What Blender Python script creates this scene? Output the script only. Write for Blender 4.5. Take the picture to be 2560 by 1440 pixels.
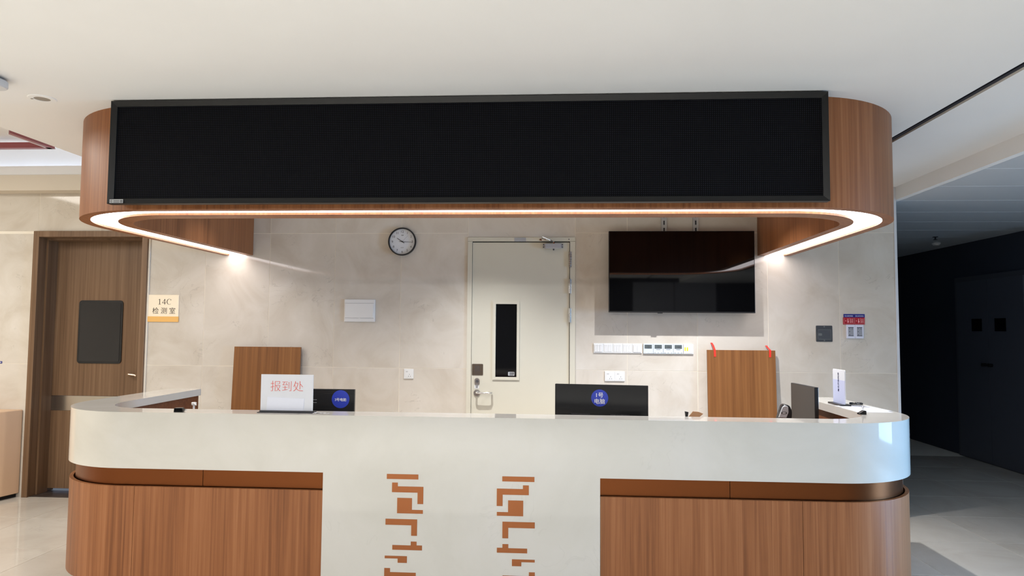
import bpy, bmesh, math, random
from mathutils import Vector, Matrix

for o in list(bpy.data.objects):
    bpy.data.objects.remove(o)
SC = bpy.context.scene
COL = SC.collection
random.seed(7)
PI = math.pi

# ------------------------------------------------------------------ camera
cam_d = bpy.data.cameras.new('camera')
cam_d.sensor_width = 36.0
cam_d.lens = 1740.0 * 36.0 / 2560.0
cam_d.clip_start = 0.05
cam = bpy.data.objects.new('camera', cam_d)
COL.objects.link(cam)
_p, _y, _r = 0.05915, 0.06373, 0.00774
_rt = Vector((math.cos(_y), math.sin(_y), 0)); _fw = Vector((-math.sin(_y), math.cos(_y), 0)); _up = Vector((0, 0, 1))
_f2 = _fw * math.cos(_p) + _up * math.sin(_p); _u2 = _up * math.cos(_p) - _fw * math.sin(_p)
_r3 = _rt * math.cos(_r) + _u2 * math.sin(_r); _u3 = _u2 * math.cos(_r) - _rt * math.sin(_r)
cam.matrix_world = Matrix(((_r3.x, _u3.x, -_f2.x, 1.38536), (_r3.y, _u3.y, -_f2.y, -6.11878), (_r3.z, _u3.z, -_f2.z, 1.54991), (0, 0, 0, 1)))
SC.camera = cam

# ------------------------------------------------------------------ world, exposure, lights
SC.view_settings.view_transform = 'Standard'
SC.view_settings.look = 'None'
SC.view_settings.exposure = 0.12
SC.view_settings.gamma = 1.0
SC.view_settings.use_curve_mapping = False
SC.cycles.use_denoising = True
SC.cycles.max_bounces = 8
SC.cycles.sample_clamp_indirect = 6.0
SC.cycles.caustics_reflective = False
SC.cycles.caustics_refractive = False

wd = bpy.data.worlds.new('world'); SC.world = wd; wd.use_nodes = True
wd.node_tree.nodes['Background'].inputs[0].default_value = (0.55, 0.7, 1.0, 1)
wd.node_tree.nodes['Background'].inputs[1].default_value = 0.3

def area_light(name, loc, rot, sx, sy, power, col):
    d = bpy.data.lights.new(name, 'AREA'); d.shape = 'RECTANGLE'; d.size = sx; d.size_y = sy
    d.energy = power; d.color = col
    o = bpy.data.objects.new(name, d); o.location = loc; o.rotation_euler = rot; COL.objects.link(o)
    return o

def spot_light(name, loc, power, col, deg, blend=1.0, rad=0.02):
    d = bpy.data.lights.new(name, 'SPOT'); d.energy = power; d.color = col
    d.spot_size = math.radians(deg); d.spot_blend = blend; d.shadow_soft_size = rad
    o = bpy.data.objects.new(name, d); o.location = loc; COL.objects.link(o)
    return o

WARM = (1.0, 0.95, 0.87); NEUT = (0.98, 0.985, 1.0)
# downlights over the staff side of the desk
spot_light('downlight_lamp', (2.45, -0.95, 2.788), 325, (0.97, 0.98, 1.0), 114, 1.0)
spot_light('downlight_lamp', (0.75, -0.95, 2.788), 235, (0.98, 0.98, 0.98), 106, 1.0)
spot_light('downlight_lamp', (-0.95, -0.95, 2.788), 45, (0.99, 0.98, 0.96), 94, 1.0)  # extra lamp added to brighten the left wall and inner desk arm
# hall ceiling lights behind the visitors' side (out of frame overhead)
for lx, pw in ((-2.2, 80), (-0.1, 112), (1.7, 112)):
    area_light('hall_lamp', (lx, -7.8, 2.77), (0, 0, 0), 1.2, 0.6, pw, NEUT)
# tray ceiling lights in the left hall
area_light('tray_lamp', (-3.9, -3.0, 3.10), (0, 0, 0), 1.6, 2.6, 116, WARM)
# daylight through the window in the right wall of the hall: soft sky light; plus an added narrow blue beam aimed at the desk end
area_light('window_daylight', (7.9, -3.2, 1.0), (0, math.radians(90), 0), 1.4, 1.9, 62, (0.42, 0.68, 1.0))
wl = area_light('added_desk_beam', (7.88, -3.1, 1.15), (0, 0, 0), 1.0, 1.2, 22, (0.26, 0.56, 1.0))
wl.rotation_euler = (Vector((3.42, -2.05, 0.85)) - Vector(wl.location)).to_track_quat('-Z', 'Y').to_euler()
wl.data.spread = math.radians(44)

# ------------------------------------------------------------------ materials
MATS = {}
def srgb(r, g, b):
    return tuple(((c / 255.0) / 12.92 if c / 255.0 <= 0.04045 else ((c / 255.0 + 0.055) / 1.055) ** 2.4) for c in (r, g, b)) + (1.0,)

def mat(name, col, rough=0.5, metal=0.0, spec=0.5, emit=None, estr=0.0, coat=0.0):
    m = bpy.data.materials.new(name); m.use_nodes = True
    b = m.node_tree.nodes['Principled BSDF']
    b.inputs['Base Color'].default_value = srgb(*col)
    b.inputs['Roughness'].default_value = rough
    b.inputs['Metallic'].default_value = metal
    b.inputs['Specular IOR Level'].default_value = spec
    if coat: b.inputs['Coat Weight'].default_value = coat; b.inputs['Coat Roughness'].default_value = 0.05
    if emit:
        b.inputs['Emission Color'].default_value = srgb(*emit); b.inputs['Emission Strength'].default_value = estr
    MATS[name] = m
    return m

def nodes(m): return m.node_tree.nodes, m.node_tree.links, m.node_tree.nodes['Principled BSDF']

def ramp(nd, stops):
    r = nd.new('ShaderNodeValToRGB')
    e = r.color_ramp.elements
    e[0].position, e[0].color = stops[0][0], srgb(*stops[0][1])
    e[1].position, e[1].color = stops[-1][0], srgb(*stops[-1][1])
    for p, c in stops[1:-1]:
        x = e.new(p); x.color = srgb(*c)
    return r

def wood(name, dark, mid, light, axis='Z', rough=0.42, spec=0.3, scale=1.0):
    m = mat(name, mid, rough, 0, spec); nd, lk, b = nodes(m)
    tc = nd.new('ShaderNodeTexCoord'); mp = nd.new('ShaderNodeMapping')
    s = [55 * scale, 55 * scale, 55 * scale]; s['XYZ'.index(axis)] = 0.9 * scale
    mp.inputs['Scale'].default_value = s
    lk.new(tc.outputs['Object'], mp.inputs['Vector'])
    n = nd.new('ShaderNodeTexNoise'); n.inputs['Scale'].default_value = 1.0; n.inputs['Detail'].default_value = 6; n.inputs['Roughness'].default_value = 0.62; n.inputs['Distortion'].default_value = 0.25
    lk.new(mp.outputs[0], n.inputs['Vector'])
    mp2 = nd.new('ShaderNodeMapping'); s2 = [7 * scale] * 3; s2['XYZ'.index(axis)] = 0.25 * scale
    mp2.inputs['Scale'].default_value = s2; lk.new(tc.outputs['Object'], mp2.inputs['Vector'])
    n2 = nd.new('ShaderNodeTexNoise'); n2.inputs['Scale'].default_value = 1.0; n2.inputs['Detail'].default_value = 3
    lk.new(mp2.outputs[0], n2.inputs['Vector'])
    mx = nd.new('ShaderNodeMath'); mx.operation = 'MULTIPLY_ADD'; mx.inputs[1].default_value = 0.62
    ad = nd.new('ShaderNodeMath'); ad.operation = 'MULTIPLY'; ad.inputs[1].default_value = 0.38
    lk.new(n.outputs['Fac'], mx.inputs[0]); lk.new(n2.outputs['Fac'], ad.inputs[0]); lk.new(ad.outputs[0], mx.inputs[2])
    r = ramp(nd, [(0.33, dark), (0.5, mid), (0.66, light)])
    lk.new(mx.outputs[0], r.inputs[0]); lk.new(r.outputs[0], b.inputs['Base Color'])
    bp = nd.new('ShaderNodeBump'); bp.inputs['Strength'].default_value = 0.06; bp.inputs['Distance'].default_value = 0.002
    lk.new(n.outputs['Fac'], bp.inputs['Height']); lk.new(bp.outputs[0], b.inputs['Normal'])
    return m

def stone(name, base, dark, light, rough=0.07, scale=2.2, vein=0.35, spec=0.5, per_object=True):
    m = mat(name, base, rough, 0, spec); nd, lk, b = nodes(m)
    tc = nd.new('ShaderNodeTexCoord'); src = tc.outputs['Object']
    if per_object:
        oi = nd.new('ShaderNodeObjectInfo'); mu = nd.new('ShaderNodeVectorMath'); mu.operation = 'SCALE'; mu.inputs['Scale'].default_value = 37.0
        cb = nd.new('ShaderNodeCombineXYZ')
        for k in range(3): lk.new(oi.outputs['Random'], cb.inputs[k])
        lk.new(cb.outputs[0], mu.inputs[0])
        av = nd.new('ShaderNodeVectorMath'); av.operation = 'ADD'; lk.new(tc.outputs['Object'], av.inputs[0]); lk.new(mu.outputs[0], av.inputs[1]); src = av.outputs[0]
    n = nd.new('ShaderNodeTexNoise'); n.inputs['Scale'].default_value = scale; n.inputs['Detail'].default_value = 9; n.inputs['Roughness'].default_value = 0.6; n.inputs['Distortion'].default_value = 0.9
    lk.new(src, n.inputs['Vector'])
    r = ramp(nd, [(0.3, dark), (0.5, base), (0.72, light)]); lk.new(n.outputs['Fac'], r.inputs[0])
    out = r.outputs[0]
    if vein:
        n2 = nd.new('ShaderNodeTexNoise'); n2.inputs['Scale'].default_value = scale * 1.6; n2.inputs['Detail'].default_value = 4; n2.inputs['Distortion'].default_value = 2.2
        lk.new(src, n2.inputs['Vector'])
        a = nd.new('ShaderNodeMath'); a.operation = 'SUBTRACT'; a.inputs[1].default_value = 0.5; lk.new(n2.outputs['Fac'], a.inputs[0])
        ab = nd.new('ShaderNodeMath'); ab.operation = 'ABSOLUTE'; lk.new(a.outputs[0], ab.inputs[0])
        mr = nd.new('ShaderNodeMapRange'); mr.inputs['From Max'].default_value = 0.012; mr.inputs['To Min'].default_value = float(vein); mr.inputs['To Max'].default_value = 0.0
        lk.new(ab.outputs[0], mr.inputs[0])
        n3 = nd.new('ShaderNodeTexNoise'); n3.inputs['Scale'].default_value = scale * 1.1; lk.new(src, n3.inputs['Vector'])
        gt = nd.new('ShaderNodeMath'); gt.operation = 'GREATER_THAN'; gt.inputs[1].default_value = 0.62; lk.new(n3.outputs['Fac'], gt.inputs[0])
        mm = nd.new('ShaderNodeMath'); mm.operation = 'MULTIPLY'; lk.new(mr.outputs[0], mm.inputs[0]); lk.new(gt.outputs[0], mm.inputs[1])
        mix = nd.new('ShaderNodeMixRGB'); mix.inputs[2].default_value = srgb(*[int(c * 0.8) for c in dark])
        lk.new(mm.outputs[0], mix.inputs[0]); lk.new(out, mix.inputs[1]); out = mix.outputs[0]
    lk.new(out, b.inputs['Base Color'])
    return m

def paint(name, col, rough=0.8, var=3):
    m = mat(name, col, rough, 0, 0.3); nd, lk, b = nodes(m)
    tc = nd.new('ShaderNodeTexCoord'); n = nd.new('ShaderNodeTexNoise'); n.inputs['Scale'].default_value = 1.3; n.inputs['Detail'].default_value = 5
    lk.new(tc.outputs['Object'], n.inputs['Vector'])
    r = ramp(nd, [(0.3, tuple(max(0, c - var) for c in col)), (0.7, tuple(min(255, c + var) for c in col))]); lk.new(n.outputs['Fac'], r.inputs[0]); lk.new(r.outputs[0], b.inputs['Base Color'])
    return m

def metal(name, col, rough=0.3):
    m = mat(name, col, rough, 1.0); nd, lk, b = nodes(m)
    tc = nd.new('ShaderNodeTexCoord'); mp = nd.new('ShaderNodeMapping'); mp.inputs['Scale'].default_value = (4, 4, 90); lk.new(tc.outputs['Object'], mp.inputs['Vector'])
    n = nd.new('ShaderNodeTexNoise'); n.inputs['Scale'].default_value = 1; n.inputs['Detail'].default_value = 3; lk.new(mp.outputs[0], n.inputs['Vector'])
    mr = nd.new('ShaderNodeMapRange'); mr.inputs['To Min'].default_value = max(0.02, rough - 0.03); mr.inputs['To Max'].default_value = rough + 0.03
    lk.new(n.outputs['Fac'], mr.inputs[0]); lk.new(mr.outputs[0], b.inputs['Roughness'])
    return m

WOOD = wood('walnut_laminate', (112, 68, 40), (146, 93, 57), (165, 111, 73))
WOODP = wood('loose_panel_wood', (106, 66, 34), (130, 85, 46), (146, 99, 57))
WOODIN = wood('inner_desk_wood', (90, 50, 30), (112, 66, 41), (128, 78, 50), axis='X')
WOODD = wood('brown_door_wood', (92, 68, 48), (114, 88, 65), (130, 103, 79), scale=0.9)
TILE = stone('beige_marble_tile', (207, 199, 187), (196, 186, 172), (215, 208, 198), 0.06, 2.4)
GROUT = paint('cream_grout', (238, 230, 215), 0.7)
FLOORT = stone('polished_floor_tile', (200, 194, 184), (191, 184, 173), (208, 203, 194), 0.05, 1.6, 0.2)
FGROUT = paint('floor_grout', (246, 242, 232), 0.6)
QUARTZ = stone('white_quartz', (204, 201, 193), (198, 195, 186), (208, 205, 199), 0.05, 1.5, 0.10, 0.6, False)
CEIL = paint('white_ceiling_paint', (240, 240, 239), 0.85, 2)
CEILW = paint('tray_ceiling_paint', (232, 232, 232), 0.85, 2)
BEIGEP = paint('beige_bulkhead_paint', (214, 204, 188), 0.8)
COPPER = metal('bronze_steel', (114, 67, 38), 0.30)
INLAYM = metal('copper_inlay', (164, 104, 68), 0.42)
BLACKF = mat('black_frame', (17, 18, 20), 0.35, 0, 0.35)
BLACKG = mat('black_gloss', (10, 10, 12), 0.06)
BLACKP = mat('black_plastic', (20, 20, 22), 0.35)
BLACKM = mat('black_matte', (12, 12, 13), 0.8)
SCREENB = mat('screen_black_glass', (5, 5, 6), 0.03)
STEEL = metal('brushed_steel', (196, 196, 194), 0.28)
CHROME = mat('chrome', (225, 225, 225), 0.12, 1.0)
GALV = mat('galvanised_steel', (188, 190, 190), 0.4, 0.35)
DOORP = paint('grey_beige_door_paint', (205, 200, 184), 0.42)
WHITEP = mat('white_plastic', (222, 222, 221), 0.35)
WHITEC = mat('cool_white_plastic', (208, 216, 224), 0.35)
GREYLCD = mat('grey_lcd', (88, 96, 98), 0.3)
DGREY = mat('dark_grey_print', (70, 70, 74), 0.6)
LGREY = mat('light_grey_line', (170, 172, 175), 0.5)
YELLOW = mat('yellow_button', (245, 225, 40), 0.4)
CREAM = mat('cream_sign_board', (246, 232, 206), 0.5)
OCHRE = mat('ochre_sign_band', (232, 180, 100), 0.5)
INK = mat('brown_ink', (70, 58, 44), 0.6)
REDINK = mat('red_ink', (214, 84, 72), 0.6)
NAVY = mat('navy_ink', (38, 40, 84), 0.6)
PAPER = mat('white_paper', (208, 210, 216), 0.6)
PAPERB = mat('bluish_paper', (188, 194, 222), 0.5)
BLUES = mat('blue_sticker', (28, 52, 168), 0.35)
BLUED = mat('dark_blue_sign', (24, 34, 128), 0.4)
REDS = mat('red_sign', (164, 16, 30), 0.4)
PINKINK = mat('pale_pink_print', (250, 190, 190), 0.5)
REDTAPE = mat('red_tape', (232, 52, 40), 0.35)
BRONZE = metal('bronze_plate', (120, 108, 96), 0.35)
LED = mat('led_diffuser', (255, 250, 252), 0.5, emit=(255, 246, 248), estr=7.0)
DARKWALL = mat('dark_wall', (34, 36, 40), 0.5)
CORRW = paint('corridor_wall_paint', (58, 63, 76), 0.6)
CORRC = mat('corridor_ceiling_panel', (222, 227, 232), 0.28)
CORRG = mat('corridor_ceiling_joint', (246, 248, 250), 0.4)
SLOT = mat('dark_slot', (10, 11, 14), 0.6)
SLOTM = metal('slot_rail', (70, 76, 90), 0.5)
MAROON = mat('maroon_lacquer', (150, 78, 84), 0.4)
LAMPW = mat('lamp_shell', (206, 208, 212), 0.4)
GRILLE = mat('speaker_grille', (150, 142, 132), 0.6)
CABM = paint('beige_cabinet_laminate', (222, 188, 156), 0.4)
GREYWALL = mat('grey_lift_panel', (150, 152, 158), 0.35, emit=None)
DARKSTONE = stone('dark_threshold_stone', (60, 52, 48), (40, 34, 32), (84, 74, 68), 0.4, 14, False)
CARDB = mat('tan_card', (170, 124, 84), 0.6)
SILVER = mat('silver_plastic', (176, 178, 182), 0.25, 0.15)
MONB = mat('monitor_back', (16, 17, 20), 0.22)
MON2 = mat('monitor_dark_screen', (36, 29, 24), 0.3)

def glassmat(name, col, rough=0.0, ior=1.45):
    m = mat(name, col, rough); nd, lk, b = nodes(m)
    b.inputs['Transmission Weight'].default_value = 1.0; b.inputs['IOR'].default_value = ior
    return m
CLEAR = glassmat('clear_acrylic', (246, 248, 250))
TINT = glassmat('tinted_pane', (60, 62, 66))

# LED display: fine grid of diode rows on black modules
LEDM = mat('led_module_face', (8, 8, 10), 0.85, 0, 0.1); nd, lk, b = nodes(LEDM)
tc = nd.new('ShaderNodeTexCoord'); sp = nd.new('ShaderNodeSeparateXYZ'); lk.new(tc.outputs['Object'], sp.inputs[0])
def _dots(out):
    a = nd.new('ShaderNodeMath'); a.operation = 'MULTIPLY'; a.inputs[1].default_value = 100.0; lk.new(out, a.inputs[0])
    f = nd.new('ShaderNodeMath'); f.operation = 'FRACT'; lk.new(a.outputs[0], f.inputs[0])
    g = nd.new('ShaderNodeMath'); g.operation = 'GREATER_THAN'; g.inputs[1].default_value = 0.45; lk.new(f.outputs[0], g.inputs[0])
    return g.outputs[0]
mm = nd.new('ShaderNodeMath'); mm.operation = 'MULTIPLY'; lk.new(_dots(sp.outputs['X']), mm.inputs[0]); lk.new(_dots(sp.outputs['Z']), mm.inputs[1])
mx = nd.new('ShaderNodeMixRGB'); mx.inputs[1].default_value = srgb(5, 5, 6); mx.inputs[2].default_value = srgb(29, 30, 38)
lk.new(mm.outputs[0], mx.inputs[0]); lk.new(mx.outputs[0], b.inputs['Base Color'])

# ------------------------------------------------------------------ helpers
ORG = {}
STUFFN = ('vent_holes', 'sticker_print', 'slots', 'label_print', 'button_print', 'minute_marks', 'screen_print', 'pictogram', 'border', 'lid_edge', 'logo_mark', 'screw_heads')
def wpos(o):
    return ORG.get(o.name, Vector((0, 0, 0))) if o else Vector((0, 0, 0))

class MB:
    def __init__(s): s.bm = bmesh.new()
    def box(s, x0, x1, y0, y1, z0, z1, bev=0.0, seg=2):
        t = bmesh.new(); bmesh.ops.create_cube(t, size=1.0)
        for v in t.verts:
            v.co = Vector(((x0 + x1) / 2 + v.co.x * (x1 - x0), (y0 + y1) / 2 + v.co.y * (y1 - y0), (z0 + z1) / 2 + v.co.z * (z1 - z0)))
        if bev: bmesh.ops.bevel(t, geom=list(t.edges), offset=bev, segments=seg, profile=0.5, affect='EDGES')
        return s._merge(t)
    def _merge(s, t, M=None):
        if M is not None: bmesh.ops.transform(t, matrix=M, verts=list(t.verts))
        me = bpy.data.meshes.new('tmp'); t.to_mesh(me); s.bm.from_mesh(me); bpy.data.meshes.remove(me); t.free(); return s
    def prism(s, poly, a0, a1, axis='Z', bev=0.0):
        """poly: 2D outline; axis Z -> (x,y) extruded in z, axis Y -> (x,z) extruded in y, axis X -> (y,z) extruded in x"""
        t = bmesh.new()
        def P(p, a): return {'Z': (p[0], p[1], a), 'Y': (p[0], a, p[1]), 'X': (a, p[0], p[1])}[axis]
        A = [t.verts.new(P(p, a0)) for p in poly]; B = [t.verts.new(P(p, a1)) for p in poly]
        n = len(poly)
        t.faces.new(A); t.faces.new(B[::-1])
        for i in range(n): t.faces.new((A[i], B[i], B[(i + 1) % n], A[(i + 1) % n]))
        bmesh.ops.recalc_face_normals(t, faces=list(t.faces))
        if bev: bmesh.ops.bevel(t, geom=list(t.edges), offset=bev, segments=1, profile=0.5, affect='EDGES')
        return s._merge(t)
    def cyl(s, p0, p1, r0, r1=None, n=20, caps=True):
        r1 = r0 if r1 is None else r1
        p0 = Vector(p0); p1 = Vector(p1); d = p1 - p0
        t = bmesh.new(); bmesh.ops.create_cone(t, cap_ends=caps, segments=n, radius1=r0, radius2=r1, depth=d.length)
        M = Matrix.Translation((p0 + p1) / 2) @ d.to_track_quat('Z', 'Y').to_matrix().to_4x4()
        return s._merge(t, M)
    def tube(s, pts, r, n=10):
        pts = [Vector(p) for p in pts]; t = bmesh.new(); rings = []
        for i, p in enumerate(pts):
            d = (pts[min(i + 1, len(pts) - 1)] - pts[max(i - 1, 0)]).normalized()
            q = d.to_track_quat('Z', 'Y')
            rings.append([t.verts.new(p + q @ Vector((r * math.cos(2 * PI * k / n), r * math.sin(2 * PI * k / n), 0))) for k in range(n)])
        for a, b2 in zip(rings, rings[1:]):
            for k in range(n): t.faces.new((a[k], a[(k + 1) % n], b2[(k + 1) % n], b2[k]))
        t.faces.new(rings[0][::-1]); t.faces.new(rings[-1])
        bmesh.ops.recalc_face_normals(t, faces=list(t.faces))
        return s._merge(t)
    def lathe(s, prof, center, axis='Z', n=40):
        """prof: list of (radius, height) revolved round an axis through center"""
        t = bmesh.new(); rings = []
        for r, h in prof:
            if r < 1e-6: rings.append([t.verts.new((0, 0, h))])
            else: rings.append([t.verts.new((r * math.cos(2 * PI * k / n), r * math.sin(2 * PI * k / n), h)) for k in range(n)])
        for a, b2 in zip(rings, rings[1:]):
            for k in range(n):
                k2 = (k + 1) % n
                vs = [a[k % len(a)], a[k2 % len(a)], b2[k2 % len(b2)], b2[k % len(b2)]]
                u = []
                for v in vs:
                    if v not in u: u.append(v)
                if len(u) > 2: t.faces.new(u)
        bmesh.ops.recalc_face_normals(t, faces=list(t.faces))
        M = Matrix.Translation(Vector(center))
        if axis == 'Y': M = M @ Matrix.Rotation(PI / 2, 4, 'X')      # local z -> -y (towards the hall)
        if axis == 'X': M = M @ Matrix.Rotation(PI / 2, 4, 'Y')
        return s._merge(t, M)
    def sweep(s, prof, paths):
        """prof: closed list of (index into paths, z); paths: equal-length lists of (x,y)"""
        t = bmesh.new(); n = len(paths[0]); rows = []
        for i in range(n): rows.append([t.verts.new((paths[k][i][0], paths[k][i][1], z)) for k, z in prof])
        m = len(prof)
        for i in range(n - 1):
            for k in range(m): t.faces.new((rows[i][k], rows[i][(k + 1) % m], rows[i + 1][(k + 1) % m], rows[i + 1][k]))
        t.faces.new(rows[0]); t.faces.new(rows[-1][::-1])
        bmesh.ops.recalc_face_normals(t, faces=list(t.faces))
        return s._merge(t)
    def build(s, name, m, parent=None, smooth=False, local=False, org=None):
        me = bpy.data.meshes.new(name)
        off = Vector((0, 0, 0)) if local else (wpos(parent) if parent else Vector((0, 0, 0)))
        loc = Vector((0, 0, 0))
        if parent is None and org is not None: loc = Vector(org); off = loc
        if off.length: bmesh.ops.translate(s.bm, verts=list(s.bm.verts), vec=-off)
        s.bm.to_mesh(me); s.bm.free()
        me.materials.append(m)
        if smooth:
            for p in me.polygons: p.use_smooth = True
            try: me.set_sharp_from_angle(angle=math.radians(35))
            except Exception: pass
        o = bpy.data.objects.new(name, me); COL.objects.link(o)
        if name in STUFFN: o['kind'] = 'stuff'
        if parent:
            o.parent = parent
            ORG[o.name] = wpos(parent)
        else:
            o.location = loc; ORG[o.name] = loc.copy()
        return o

def tag(o, label=None, cat=None, group=None, kind=None):
    if label: o['label'] = label
    if cat: o['category'] = cat
    if group: o['group'] = group
    if kind: o['kind'] = kind
    return o

def empty(name, loc, label=None, cat=None, group=None, kind=None):
    o = bpy.data.objects.new(name, None); o.empty_display_size = 0.1; o.location = loc; COL.objects.link(o)
    ORG[o.name] = Vector(loc)
    return tag(o, label, cat, group, kind)

def copy_tree(o, delta, parent=None):
    c = o.copy(); COL.objects.link(c)
    if parent: c.parent = parent
    else: c.location = o.location + Vector(delta)
    for ch in list(o.children): copy_tree(ch, delta, c)
    return c

def text(body, size, m, parent, center, rot=(PI / 2, 0, 0), offset=0.0, name='lettering', local=False, width=None, space=1.0, res=3, label=None, xs=1.0):
    """flat printed lettering as a mesh, centred on the given point"""
    cu = bpy.data.curves.new('t', 'FONT'); cu.body = body; cu.size = size; cu.align_x = 'CENTER'; cu.align_y = 'CENTER'
    cu.offset = offset; cu.resolution_u = res; cu.extrude = 0.0004; cu.space_character = space
    to = bpy.data.objects.new('t', cu); COL.objects.link(to)
    dg = bpy.context.evaluated_depsgraph_get(); dg.update()
    me = bpy.data.meshes.new_from_object(to.evaluated_get(dg)); bpy.data.objects.remove(to); bpy.data.curves.remove(cu)
    me.name = name
    if len(me.vertices):
        xs_ = [v.co.x for v in me.vertices]; ys_ = [v.co.y for v in me.vertices]
        cx = (min(xs_) + max(xs_)) / 2; cy = (min(ys_) + max(ys_)) / 2; w = max(xs_) - min(xs_)
        k = (width / w) if width else 1.0
        for v in me.vertices: v.co = Vector(((v.co.x - cx) * k * xs, (v.co.y - cy) * k, v.co.z))
        from mathutils import Euler
        M = Matrix.Translation(Vector(center) - (Vector((0, 0, 0)) if local else wpos(parent))) @ Euler(rot).to_matrix().to_4x4()
        me.transform(M)
    me.materials.clear(); me.materials.append(m)
    o = bpy.data.objects.new(name, me); COL.objects.link(o); o.parent = parent; ORG[o.name] = wpos(parent)
    if len(body) > 1 or ord(body[0]) > 255: o['kind'] = 'stuff'
    return o

def rrect(x0, x1, z0, z1, r, n=6):
    P = []
    for cx, cz, a0 in ((x1 - r, z0 + r, -PI / 2), (x1 - r, z1 - r, 0), (x0 + r, z1 - r, PI / 2), (x0 + r, z0 + r, PI)):
        for i in range(n + 1):
            a = a0 + PI / 2 * i / n; P.append((cx + r * math.cos(a), cz + r * math.sin(a)))
    return P

# ================================================================== THE SETTING
ZC = 2.795
# floor ------------------------------------------------------------
fl = MB(); fl.box(-7.2, 8.2, -11.2, 9.4, -0.20, -0.003)
floor = tag(fl.build('floor', FGROUT), 'polished beige tile floor of the reception hall', None, None, 'structure')
TS = 0.745
ftile = None
for i in range(-2, 14):
    for j in range(-5, 5):
        x0 = -2.83 + TS * (i - 1); y0 = -0.66 + TS * j
        cx, cy = x0 + TS / 2, y0 + TS / 2
        if cx < -4.4 or cx > 7.2: continue
        if cy > 0.05 and cx < 4.2: continue
        if -1.3 < cx < 3.2 and -2.2 < cy: pass
        if ftile is None:
            b_ = MB(); b_.box(-TS / 2 + .0025, TS / 2 - .0025, -TS / 2 + .0025, TS / 2 - .0025, -0.003, 0.0)
            ftile = b_.build('floor_tile', FLOORT, floor); o = ftile
        else:
            o = ftile.copy(); COL.objects.link(o); o.parent = floor
        y1 = min(y0 + TS, 0.0) if cx < 4.2 else y0 + TS
        o.location = (cx, cy, 0)
# back wall ---------------------------------------------------------
DX0, DX1, DZ1 = 0.602, 1.548, 2.361       # steel door opening
WX0, WX1, WZ1 = -3.428, -2.333, 2.421     # brown door opening
wb = MB()
for x0, x1, z0, z1 in ((-7.0, WX0, 0, 3.4), (WX0, WX1, WZ1, 3.4), (WX1, DX0, 0, 3.4), (DX0, DX1, DZ1, 3.4), (DX1, 4.272, 0, 3.4)):
    wb.box(x0, x1, 0.0015, 0.30, z0, z1)
wall_back = tag(wb.build('wall_back', GROUT), None, None, None, 'structure')
G = 0.002
def walltile(x0, x1, z0, z1):
    b_ = MB(); b_.box(x0 + G, x1 - G, 0.0, 0.0015, z0 + G, z1 - G)
    b_.build('wall_tile', TILE, wall_back)
rows = ((0.0, 1.2), (1.2, 2.4), (2.4, ZC))
def cells(xs, zs):
    for a, c in zip(xs, xs[1:]):
        for z0, z1 in zs: walltile(a, c, z0, z1)
cells([WX1 + .012, -1.8, -1.2, -0.6, 0.0, 0.6], rows)
cells([1.55, 2.0045, 2.6045, 3.2045, 3.8045, 4.270], rows)
walltile(0.6, 1.55, DZ1, ZC)
b_ = MB(); b_.box(-7.0, -2.11, 0.0, 0.0015, 2.80, 3.2); b_.build('upper_plaster', CEILW, wall_back)
cells([-4.607, -4.007, WX0 - .001], ((0, 1.2), (1.2, 2.4)))
cells([-4.607, -4.007, -3.407, -2.807, WX1 + .012], ((WZ1 - .0, ZC),))
tr = MB(); tr.box(4.268, 4.292, -0.006, 0.30, 0, ZC, 0.003)
tag(tr.build('trim_1', mat('white_corner_bead', (214, 216, 220), 0.3)), None, None, None, 'structure')
tr = MB(); tr.box(WX1 - .001, WX1 + .012, -0.014, 0.02, 0, WZ1)
tag(tr.build('trim_2', GROUT), None, None, None, 'structure')
# main ceiling -------------------------------------------------------
cl = MB(); cl.box(-2.11, 3.528, -10.9, 0.02, ZC, ZC + .6); cl.box(3.588, 4.29, -10.9, 0.02, ZC, ZC + .6); cl.box(3.5, 3.6, -10.9, 0.02, ZC + .09, ZC + .6)
ceiling = tag(cl.build('ceiling', CEIL), None, None, None, 'structure')
s_ = MB(); s_.box(3.53, 3.534, -10.9, 0, ZC + .001, ZC + .09); s_.box(3.534, 3.586, -10.9, 0, ZC + .082, ZC + .09)
s_.build('slot_lining', SLOT, ceiling)
s_ = MB(); s_.box(3.560, 3.587, -2.86, 0, ZC + .012, ZC + .03); s_.build('slot_rail', SLOTM, ceiling)
s_ = MB(); s_.box(3.533, 3.587, -10.9, -2.87, ZC + .012, ZC + .02); s_.build('slot_cover', mat('slot_cover_grey', (120, 122, 126), 0.5), ceiling)
d_ = MB(); d_.box(4.29, 4.34, -10.9, 0.3, 2.683, 3.2); tag(d_.build('trim_3', CEIL), None, None, None, 'structure')
# corridor on the right ---------------------------------------------
cc = MB(); cc.box(4.34, 8.2, -11, 9.3, 2.690, 2.9); corr_ceil = tag(cc.build('ceiling_corridor', CORRG), None, None, None, 'structure')
pan = None
for j in range(-13, 16):
    if pan is None:
        b_ = MB(); b_.box(-1.9, 1.9, -0.297, 0.297, 2.683, 2.690, 0.0015, 1); pan = b_.build('ceiling_panel', CORRC, corr_ceil); o = pan
    else:
        o = pan.copy(); COL.objects.link(o); o.parent = corr_ceil
    o.location = (6.24, 0.03 + 0.6 * j + 0.3, 0)
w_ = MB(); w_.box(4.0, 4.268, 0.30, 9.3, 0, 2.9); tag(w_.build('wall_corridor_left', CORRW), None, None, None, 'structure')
w_ = MB(); w_.box(6.55, 6.8, 0.9, 9.3, 0, 2.69); w_.box(6.8, 8.2, 0.9, 1.1, 0, 2.69); tag(w_.build('wall_corridor_right', CORRW), None, None, None, 'structure')
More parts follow.
